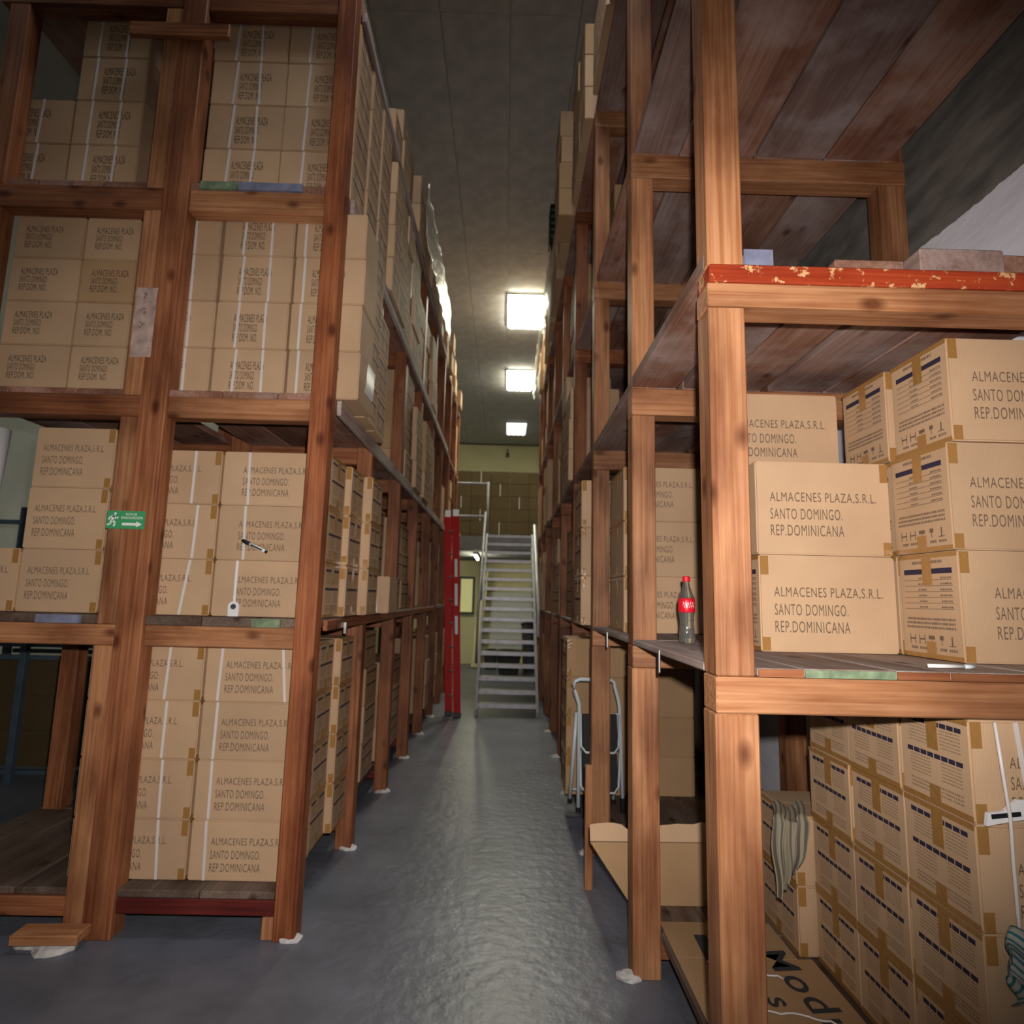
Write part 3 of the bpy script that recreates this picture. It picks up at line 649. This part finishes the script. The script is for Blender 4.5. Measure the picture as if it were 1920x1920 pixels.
for z0 in (.375, .135):
    bm = bmesh.new(); M = Matrix.Translation((0, -.03, z0)) @ Matrix.Rotation(math.radians(78), 4, 'X')
    bx(bm, -.10, .125, .0, .225, -.004, .012, M); obj('tread', mesh(bm, 'tread', BLACK, bevel=.004), sl)
    bm = bmesh.new(); tube(bm, [(-.112, -.012, z0+.225), (-.108, -.03, z0+.03), (-.08, -.045, z0-.005), (.10, -.045, z0-.005), (.128, -.03, z0+.03), (.14, -.012, z0+.225)], .0075); obj('tread_frame', mesh(bm, 'tread_frame', LADW, smooth=True), sl)
for x_, y_ in ((-.12, 0), (.16, 0), (-.155, .17), (.13, .17)):
    bm = bmesh.new(); tube(bm, [(x_, y_, .001), (x_, y_, .03 if x_ < .15 else .09)], .0165); obj('rubber_foot', mesh(bm, 'rubber_foot', BLACK), sl)

# torn carton sheet leaning in the aisle side of the second bay
def sheet(name, outline, th, m, loc, label, cat, rot=(0,0,0), parent=None):
    bm = bmesh.new(); a = [bm.verts.new((x, 0, z)) for x, z in outline]; f = bm.faces.new(a)
    e = bmesh.ops.extrude_face_region(bm, geom=[f]); [setattr(v, 'co', v.co+Vector((0, th, 0))) for v in e['geom'] if isinstance(v, bmesh.types.BMVert)]
    bmesh.ops.recalc_face_normals(bm, faces=bm.faces)
    o = obj(name, mesh(bm, name, m), parent, loc, rot)
    if label: tag(o, label, cat)
    return o
tc_ = empty('torn_carton', (.85, 2.895, RS[0]), 'torn open brown carton standing at the bottom of the wall rack behind the second post', 'box')
sheet('front_panel', [(-.40, .20), (-.26, .002), (.42, .002), (.42, .265), (-.44, .258)], .006, KRAFTD, (0, 0, 0), None, None, (0, 0, 0), tc_)
rag_top = [(-.44, .0), (.42, .006)] + [(.42-.86*k/24, .074+R.uniform(-.007, .006)+.006*math.sin(k*.7+1)-(.035 if k in (17, 18, 19) else .012 if k in (16, 20) else 0)) for k in range(25)]
sheet('torn_flap', rag_top, .006, KRAFT, (0, 0, .262), None, None, (math.radians(-14), 0, 0), tc_)
sheet('end_panel', [(0, .002), (.40, .002), (.40, .26), (0, .26)], .006, KRAFTD, (.42, .008, 0), None, None, (0, 0, math.radians(92)), tc_)
o = block('wood_offcut', .435, .475, 3.42, 3.46, .0, .62, PINE[2]); tag(o, 'short light pine stake standing beside the step ladder', 'wood')
o.location.x = .478

# flattened printed carton on the bottom shelf
fc = empty('flattened_carton', (.95, 2.25, RS[0]+.001), 'flattened brown carton with large dark letters lying on the bottom shelf', 'box')
bm = bmesh.new(); bx(bm, -.27, .24, -.42, .245, 0, .006); bx(bm, -.27, .185, .2455, .50, 0, .006); obj('sheet', mesh(bm, 'sheet', KRAFTD, bevel=.001), fc)
BIGINK = plain('grey_ink', (.035, .038, .045), .8)
ROT = (Matrix.Rotation(math.radians(-84), 4, 'Z') @ Matrix.Rotation(math.radians(-90), 4, 'X')).to_euler()
t = obj('lettering', text_mesh(['y'], BIGINK, .012), fc, (.085, .44, .0075), ROT); t.scale = (.07, 1, .09)
t = obj('lettering', text_mesh(['Modu'], BIGINK, .012), fc, (.155, .30, .0075), ROT); t.scale = (.46, 1, .105)
t = obj('lettering', text_mesh(['s'], BIGINK, .01), fc, (.02, .02, .0075), ROT); t.scale = (.05, 1, .06)
bm = bmesh.new(); bm.faces.new([bm.verts.new((x, y, .0075)) for x, y in ((-.16, .40), (-.11, .40), (-.13, -.2), (-.18, -.2))]); obj('printed_stripe', mesh(bm, 'printed_stripe', BIGINK), fc)
# loose packing string
def string(x, y, n, label, L_=.5, a0=0, z=RS[0]+.012):
    rr = random.Random(n); pts = []; a = a0; px, py = x, y
    for k in range(16):
        pts.append((px, py, z+.002+.006*abs(math.sin(k*1.1)))); a += rr.uniform(-.5, .5); px += math.cos(a)*L_/16; py += math.sin(a)*L_/16
    bm = bmesh.new(); tube(bm, pts, .0035, 6); o = obj('packing_string', mesh(bm, 'packing_string', STRAP, smooth=True)); tag(o, label, 'string', 'loose packing strings')
string(.80, 2.20, 1, 'white packing string curling on the flattened carton, nearest the second post', .35, -.2)
string(1.02, 2.36, 2, 'white packing string looping beside the large letters', .28, 2.2)
string(.78, 2.03, 3, 'white packing string lying lowest on the flattened carton', .38, .3)
string(1.03, 2.0, 4, 'white packing string beside the lowest of the strapped cartons', .2, 1.9)

# striped grey rag
def stripes(name, c1, c2, scale, thr=.5):
    m, nt, b = mat(name); N = nt.nodes.new; L = nt.links.new
    tc = N('ShaderNodeTexCoord'); wv = N('ShaderNodeTexWave'); wv.bands_direction = 'X'; wv.inputs['Scale'].default_value = scale; wv.inputs['Distortion'].default_value = .5
    L(tc.outputs['UV'], wv.inputs['Vector']); r = N('ShaderNodeValToRGB'); r.color_ramp.elements[0].position = thr; r.color_ramp.elements[1].position = thr+.15
    r.color_ramp.elements[0].color = (*c1, 1); r.color_ramp.elements[1].color = (*c2, 1); L(wv.outputs['Fac'], r.inputs['Fac']); L(r.outputs[0], b.inputs['Base Color']); b.inputs['Roughness'].default_value = .9
    return m
RAGM = stripes('grey_striped_cloth', (.52, .47, .34), (.24, .21, .17), 2.2, .62)
TEALM = stripes('teal_striped_cloth', (.58, .56, .52), (.05, .26, .30), 3.6, .62)
def cloth(name, fn, nu, nv, m, loc, label, stripe_u=True):
    bm = bmesh.new(); uvl = bm.loops.layers.uv.new('uv'); g = [[bm.verts.new(fn(i/nu, j/nv)) for i in range(nu+1)] for j in range(nv+1)]
    for j in range(nv):
        for i in range(nu):
            f = bm.faces.new((g[j][i], g[j][i+1], g[j+1][i+1], g[j+1][i]))
            for lp, (a, c) in zip(f.loops, ((i, j), (i+1, j), (i+1, j+1), (i, j+1))): lp[uvl].uv = (a/nu, c/nv) if stripe_u else (c/nv, a/nu)
    bmesh.ops.solidify(bm, geom=bm.faces[:], thickness=.004)
    return tag(obj(name, mesh(bm, name, m, smooth=True), None, loc), label, 'cloth')
def ragf(u, v):                     # u: outer (0) to inner (1) edge, v: from the box top (0) to the hem (1)
    fold = .014*math.sin(u*17+v*2.5)+.006*math.sin(u*37)
    if v < .25:
        t = v/.25; return (-.05+.125*u - .05*(t**1.5), .10-.13*t+fold*t*.4, .012+.018*(1-t)+.012*math.sin(u*9)+.02*(1-u)*t*0)
    t = (v-.25)/.75; w_ = .19*(1-.60*t**1.2); w_ = .125+.05*t-.115*t*t; x_ = -.10+.0*t + w_*u
    return (x_+.006*math.sin(v*9), -.03-.012*t+fold, .012-.27*t*(1-.33*u)-.02*u*(1-t)*t-.012*math.sin(u*6)*t)
cloth('striped_rag', ragf, 30, 26, RAGM, (1.130, 2.455, RS[0]+.512), 'crumpled cream rag with grey stripes draped over a carton at the bottom of the rack')
cloth('striped_towel', lambda u, v: (u*.13*(.8+.2*math.sin(v*6+1))+.012*math.sin(v*13), -.02-.012*math.sin(u*12+v*3)-.009*math.sin(v*9), v*.165+.012*math.sin(u*8)), 14, 12, TEALM, (1.242, 1.630, .555),
      'white cloth with teal stripes hanging on the nearest lower cartons', False)

# hanging tags and pen
ht = empty('hanging_tag', (-1.288, 2.985, 1.41), 'white plastic tag with dark round window hanging on a strap beside the aisle post', 'tag')
bm = bmesh.new(); pts = [(-.024, -.03), (.024, -.03), (.026, .015)] + [(.026*math.cos(a), .015+.026*math.sin(a)) for a in [math.pi*k/8 for k in range(1, 8)]] + [(-.026, .015)]
f = bm.faces.new([bm.verts.new((x, 0, z)) for x, z in pts]); e = bmesh.ops.extrude_face_region(bm, geom=[f]); [setattr(v, 'co', v.co+Vector((0, -.012, 0))) for v in e['geom'] if isinstance(v, bmesh.types.BMVert)]
bmesh.ops.recalc_face_normals(bm, faces=bm.faces); obj('tag_body', mesh(bm, 'tag_body', WHITE), ht)
bm = bmesh.new(); tube(bm, [(0, -.012, .016), (0, -.0145, .016)], .013, 16); obj('tag_window', mesh(bm, 'tag_window', DGREY), ht)
bm = bmesh.new(); bx(bm, -.006, .006, -.009, -.005, .035, .235); obj('tag_strap', mesh(bm, 'tag_strap', WHITE), ht)
pn = empty('marker_pen', (-1.21, 2.978, 1.715), 'white marker pen with black cap hanging on the strapped carton', 'pen')
pn.rotation_euler = (0, math.radians(24), 0)
bm = bmesh.new(); tube(bm, [(-.03, 0, 0), (.055, 0, 0)], .0085, 12); obj('pen_barrel', mesh(bm, 'pen_barrel', WHITE, smooth=True), pn)
bm = bmesh.new(); tube(bm, [(-.072, 0, 0), (-.064, 0, 0), (-.03, 0, 0)], [.006, .0095, .0098], 12); obj('pen_cap', mesh(bm, 'pen_cap', BLACK, smooth=True), pn)
bm = bmesh.new(); tube(bm, [(.055, 0, 0), (.064, 0, 0)], .0075, 12); bx(bm, -.02, .04, -.0092, -.008, -.004, .003); obj('pen_print', mesh(bm, 'pen_print', BLACK), pn)
bm = bmesh.new(); bx(bm, -.034, -.031, -.008, -.005, .004, .15, Matrix.Rotation(math.radians(-34), 4, 'Y')); 
ct = empty('tape_cutter', (1.285, 1.640, .975), 'flat white plastic cutter with black slot tied to the nearest lower carton', 'cutter')
bm = bmesh.new(); f = bm.faces.new([bm.verts.new((x, 0, z)) for x, z in ((-.05, -.02), (-.045, .012), (.0, .018), (.035, .045), (.075, .045), (.075, .0), (.02, -.006))]); e = bmesh.ops.extrude_face_region(bm, geom=[f]); [setattr(v, 'co', v.co+Vector((0, -.010, 0))) for v in e['geom'] if isinstance(v, bmesh.types.BMVert)]
bmesh.ops.recalc_face_normals(bm, faces=bm.faces); obj('cutter_body', mesh(bm, 'cutter_body', WHITE), ct)
bm = bmesh.new(); bx(bm, -.036, .04, -.012, -.0102, .002, .013, Matrix.Rotation(math.radians(-6), 4, 'Y')); obj('cutter_slot', mesh(bm, 'cutter_slot', BLACK), ct)
bm = bmesh.new(); tube(bm, [(-.01, -.012, .235), (.0, -.014, .10), (.008, -.015, .0), (.012, -.008, -.10), (.014, -.006, -.22), (.016, -.006, -.32)], .0045, 8); obj('cutter_cord', mesh(bm, 'cutter_cord', STRAP, smooth=True), ct)
wp = empty('chalk_pen', (1.215, 1.70, RS[1]+.0075), 'thin white pen lying flat on the shelf edge before the large cartons', 'pen')
bm = bmesh.new(); tube(bm, [(-.055, 0, 0), (.045, 0, 0)], .0055, 10); obj('pen_barrel', mesh(bm, 'pen_barrel', WHITE, smooth=True), wp)
bm = bmesh.new(); tube(bm, [(.046, 0, 0), (.072, 0, 0)], .006, 10); obj('pen_cap', mesh(bm, 'pen_cap', LADW, smooth=True), wp)

# stretch film over far top cartons
def film(y0, y1, x, z0, z1, side, label, seed):
    rr = random.Random(seed); bm = bmesh.new(); ny, nz = 26, 12; rows = []
    for i in range(nz+1):
        rows.append([bm.verts.new((x - side*(.012*math.sin(k*1.7+i*.6)+rr.uniform(0, .012)), y0+(y1-y0)*k/ny, z0+(z1-z0)*i/nz)) for k in range(ny+1)])
    for A, B in zip(rows, rows[1:]):
        for k in range(ny): bm.faces.new((A[k], A[k+1], B[k+1], B[k]))
    bmesh.ops.solidify(bm, geom=bm.faces[:], thickness=.001)
    tag(obj('stretch_film', mesh(bm, 'stretch_film', WRAP, smooth=True)), label, 'plastic film', 'plastic film sheets')
film(6.5, 10.4, .44, 4.95, 5.5, 1, 'shiny plastic film over the top shelf cartons of the wall side row', 5)
film(5.1, 7.6, -.79, 4.70, 5.20, -1, 'shiny plastic film over the top shelf cartons opposite the wall side', 6)
o = empty('paper_sheet', (-.745, 3.14, 2.53), 'curled white paper hanging from the third shelf over the aisle', 'paper')
bm = bmesh.new(); rows_ = [[bm.verts.new((.004*math.sin(i*.6)+.012*(i/8)**2, k*.06-.09+.02*i/8, i*.02)) for k in range(4)] for i in range(9)]
for A, B in zip(rows_, rows_[1:]):
    for k in range(3): bm.faces.new((A[k], A[k+1], B[k+1], B[k]))
obj('paper', mesh(bm, 'paper', WHITE, smooth=True), o)

# black slatted crate on top of the wall rack
bc = empty('slatted_crate', (.53, 6.93, 5.73), 'black plastic crate with pale slots jutting over the aisle on top of the cartons', 'crate')
for k in range(6):
    block('crate_slat', .44, .62, 6.80, 7.05, 5.732+k*.085, 5.732+k*.085+.05, BLACK, bc, bevel=.003)
    if k < 5: block('crate_rib', .455, .605, 6.815, 7.035, 5.783+k*.085, 5.783+k*.085+.033, BLUEM, bc, bevel=0)
# ================================================================== STAIRS AND MEZZANINE
YS0, YS1, ZT = 8.03, 10.6, 2.55; XA, XB = -.335, .475
st = empty('steel_stairs', ((XA+XB)/2, YS0, 0), 'steep grey steel open stairs at the end of the aisle', 'stairs')
sx = st.location.x; hw = (XB-XA)/2; nst = 17
for x_ in (-hw, hw-.035):
    bm = bmesh.new(); pts = [(0, 0), (.16, 0), (YS1-YS0+.02, ZT-.12), (YS1-YS0+.02, ZT+.03), (YS1-YS0-.10, ZT+.03), (0, .08)]
    f = bm.faces.new([bm.verts.new((x_, y, z)) for y, z in pts]); e = bmesh.ops.extrude_face_region(bm, geom=[f]); [setattr(v, 'co', v.co+Vector((.035, 0, 0))) for v in e['geom'] if isinstance(v, bmesh.types.BMVert)]
    bmesh.ops.recalc_face_normals(bm, faces=bm.faces); obj('stringer', mesh(bm, 'stringer', STEEL), st)
bm = bmesh.new(); bx(bm, -hw+.036, hw-.036, 0, .20, -.022, 0); bx(bm, -hw+.036, hw-.036, -.001, .012, -.045, -.022); trm = mesh(bm, 'stair_tread', TREAD)
for k in range(nst):
    z_ = (k+1)*ZT/nst; y_ = k*(YS1-YS0-.1)/nst + .02; obj('stair_tread', trm, st, (0, y_, z_))
bm = bmesh.new(); tube(bm, [(-hw-.02, .55, .60), (-hw-.02, .55, 1.25), (-hw-.02, 1.2, 1.75), (-hw-.02, 2.5, 2.95)], .02); tube(bm, [(-hw-.02, 1.6, 1.45), (-hw-.02, 1.6, 2.1)], .015); obj('handrail', mesh(bm, 'handrail', STEEL, smooth=True), st)
bm = bmesh.new(); tube(bm, [(hw+.025, .9, .95), (hw+.03, 1.05, 1.35), (hw+.02, 1.25, 1.65), (hw+.02, 2.55, 2.75)], .024); obj('handrail', mesh(bm, 'handrail', LADW, smooth=True), st)

o = block('mezzanine_deck', -6.25, 1.94, 10.72, 19.85, 2.33, 2.55, MEZZ, None, bevel=0); tag(o, 'grey mezzanine floor slab at the top of the steel stairs', 'platform'); struct(o); del o['category']; o.name = 'trim_1'; del o['label']
gr = empty('guard_rail', (-.33, 10.78, 2.55), 'grey tube guard rail at the mezzanine edge beside the stair head', 'railing')
bm = bmesh.new(); tube(bm, [(0, 0, -.15), (0, 0, .98)], .024); obj('rail_post', mesh(bm, 'rail_post', STEEL, smooth=True), gr)
for z_ in (.95, .36):
    bm = bmesh.new(); tube(bm, [(0, 0, z_), (-1.6, 0, z_)], .02); obj('rail_tube', mesh(bm, 'rail_tube', STEEL, smooth=True), gr)
# carton wall on the mezzanine
for c in range(5):
    for r_ in range(6):
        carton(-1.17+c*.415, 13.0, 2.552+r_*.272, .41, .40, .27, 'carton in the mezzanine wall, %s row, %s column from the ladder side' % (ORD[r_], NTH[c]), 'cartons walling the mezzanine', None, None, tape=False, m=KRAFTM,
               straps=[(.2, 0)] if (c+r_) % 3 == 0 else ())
# under the mezzanine
t = struct(block('wall_partition', -3.2, 1.94, 14.2, 14.3, 0, 2.32, WALLY, None, bevel=0))
t = struct(block('trim_2', -.30, .70, 14.08, 14.19, .35, 1.62, plain('white_board', (.75, .78, .72), .5), None, bevel=.005))
wn = struct(bpy.data.objects.new('window_1', None)); C.objects.link(wn); wn.location = (-.84, 14.15, 1.1)
for a in ((-.20, -.15, 0, .85), (.12, .17, 0, .85), (-.15, .12, .80, .85), (-.15, .12, 0, .05)):
    block('window_frame', wn.location.x+a[0], wn.location.x+a[1], 14.10, 14.19, wn.location.z+a[2], wn.location.z+a[3], DGREY, wn, bevel=0)
block('pane', wn.location.x-.15, wn.location.x+.12, 14.15, 14.17, wn.location.z+.05, wn.location.z+.80, plain('yellow_lit_pane', (.6, .6, .3), .4, emit=(.8, .75, .3), es=.35), wn, bevel=0)
bd = block('leaning_board', -.60, -.42, 13.4, 13.44, .0, 2.1, WALLY, None, rot=(math.radians(-4), math.radians(4), 0)); tag(bd, 'pale board leaning beneath the mezzanine beside the stairs', 'board')
bd.location.z = 1.06
tl = empty('tube_lamp', (-.56, 12.1, 2.26), 'lit fluorescent batten beneath the mezzanine slab beside the stairs', 'lamp')
bm = bmesh.new(); tube(bm, [(0, -.6, 0), (0, .6, 0)], .018, 10); obj('lamp_tube', mesh(bm, 'lamp_tube', TUBE), tl)
bm = bmesh.new(); bx(bm, -.03, .03, -.62, .62, .02, .068); obj('lamp_housing', mesh(bm, 'lamp_housing', WHITE), tl)
# low clutter behind the stairs
for k, (x_, y_, w_, h_) in enumerate(((.12, 12.4, .5, .42), (.55, 12.8, .35, .95), (-.25, 13.2, .3, .35))):
    t = empty('waste_bin', (x_, y_, 0), ['low wide dark bin behind the stair foot', 'tall dark bin behind the stairs on the wall side', 'small dark bin behind the stairs near the leaning board'][k], 'bin')
    bm = bmesh.new(); lathe(bm, [(w_*.38, 0), (w_*.5, h_*.95), (w_*.53, h_)], 16); obj('bin_body', mesh(bm, 'bin_body', DGREY, smooth=False), t)
    bm = bmesh.new(); lathe(bm, [(w_*.54, h_), (w_*.54, h_+.03), (w_*.3, h_+.06)], 16); obj('bin_lid', mesh(bm, 'bin_lid', BLACK), t)
# small camera on the ceiling wall edge
t = empty('security_camera', (.0, 19.9, 6.15), 'small dark camera fixed high on the far cream wall', 'camera')
bm = bmesh.new(); bx(bm, -.05, .05, -.25, 0, -.05, .05); obj('camera_body', mesh(bm, 'camera_body', DGREY, bevel=.01), t)
bm = bmesh.new(); tube(bm, [(0, -.05, .05), (0, .0, .22)], .02); obj('camera_arm', mesh(bm, 'camera_arm', DGREY), t)

# red extension ladder
ld = empty('extension_ladder', (-.60, 8.0, 0), 'tall red extension ladder leaning against the rack beside the stairs', 'ladder')
lean = .045
def P(x, y, z): return (x - lean*z, y+.05*z, z)
for k, (x_, y_) in enumerate(((-.065, .05), (.050, -.05))):
    bm = bmesh.new(); M = None
    for w_ in ((-.035, .035),):
        a = [P(x_-.046, y_-.016, .06), P(x_+.046, y_-.016, .06), P(x_+.046, y_+.016, .06), P(x_-.046, y_+.016, .06)]; b2 = [(p[0]-lean*2.5, p[1]+.125, 2.56) for p in a]
        va = [bm.verts.new(p) for p in a]; vb = [bm.verts.new(p) for p in b2]
        for q in range(4): bm.faces.new((va[q], va[(q+1) % 4], vb[(q+1) % 4], vb[q]))
        bm.faces.new(va[::-1]); bm.faces.new(vb)
    obj('rail', mesh(bm, 'rail', LRED), ld)
    bm = bmesh.new(); bx(bm, x_-.05, x_+.05, y_-.03, y_+.03, .001, .06); obj('ladder_foot', mesh(bm, 'ladder_foot', DGREY, bevel=.006), ld)
    bm = bmesh.new(); bx(bm, x_-.038, x_+.038, y_-.02, y_+.02, 0, .09, Matrix.Translation((-lean*2.56, .128, 2.55))); obj('rail_cap', mesh(bm, 'rail_cap', ALU), ld)
for k in range(8):
    z_ = .25+k*.3; bm = bmesh.new(); tube(bm, [P(-.065, .04, z_), P(.050, -.03, z_)], .014, 8); obj('rung', mesh(bm, 'rung', ALU), ld)
bm = bmesh.new()
for z0, z1 in ((1.75, 1.98), (1.38, 1.66), (1.02, 1.25)):
    a = P(.050, -.068, z0); b2 = P(.050, -.068, z1); f = bm.faces.new([bm.verts.new(p) for p in ((a[0]-.018, a[1], z0), (a[0]+.018, a[1], z0), (b2[0]+.018, b2[1], z1), (b2[0]-.018, b2[1], z1))])
obj('sticker', mesh(bm, 'sticker', WHITE), ld)

# ================================================================== BEYOND THE SIGN RACK
pp = empty('white_pipe', (-2.76, 3.25, 1.38), 'thick white plastic pipe standing on the shelf at the picture edge', 'pipe')
bm = bmesh.new(); tube(bm, [(-.02, 0, 0.301), (.0, .02, .96)], .055, 20); obj('pipe_body', mesh(bm, 'pipe_body', WHITE, smooth=True), pp)
br = empty('metal_rack', (-3.7, 4.9, 0), 'blue grey steel shelf rack seen beyond the empty bottom shelf', 'rack')
for x_ in (-4.35, -3.80, -3.0):
    for y_ in (4.98, 5.5): block('upright', x_, x_+.05, y_, y_+.05, 0, 2.2, BLUEM, br, bevel=.002)
for z_ in (.05, .92, 1.02, 2.0):
    for y_ in (4.98, 5.5): block('cross_rail', -4.30, -3.0, y_+.052, y_+.09, z_, z_+.035, BLUEM, br, bevel=.002)
for c in range(3):
    for r_ in range(3):
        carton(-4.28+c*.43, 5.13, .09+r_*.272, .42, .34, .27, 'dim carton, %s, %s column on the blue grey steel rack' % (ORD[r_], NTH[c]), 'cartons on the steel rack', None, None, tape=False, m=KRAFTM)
print('cartons', NC[0], 'objects', len(bpy.data.objects))
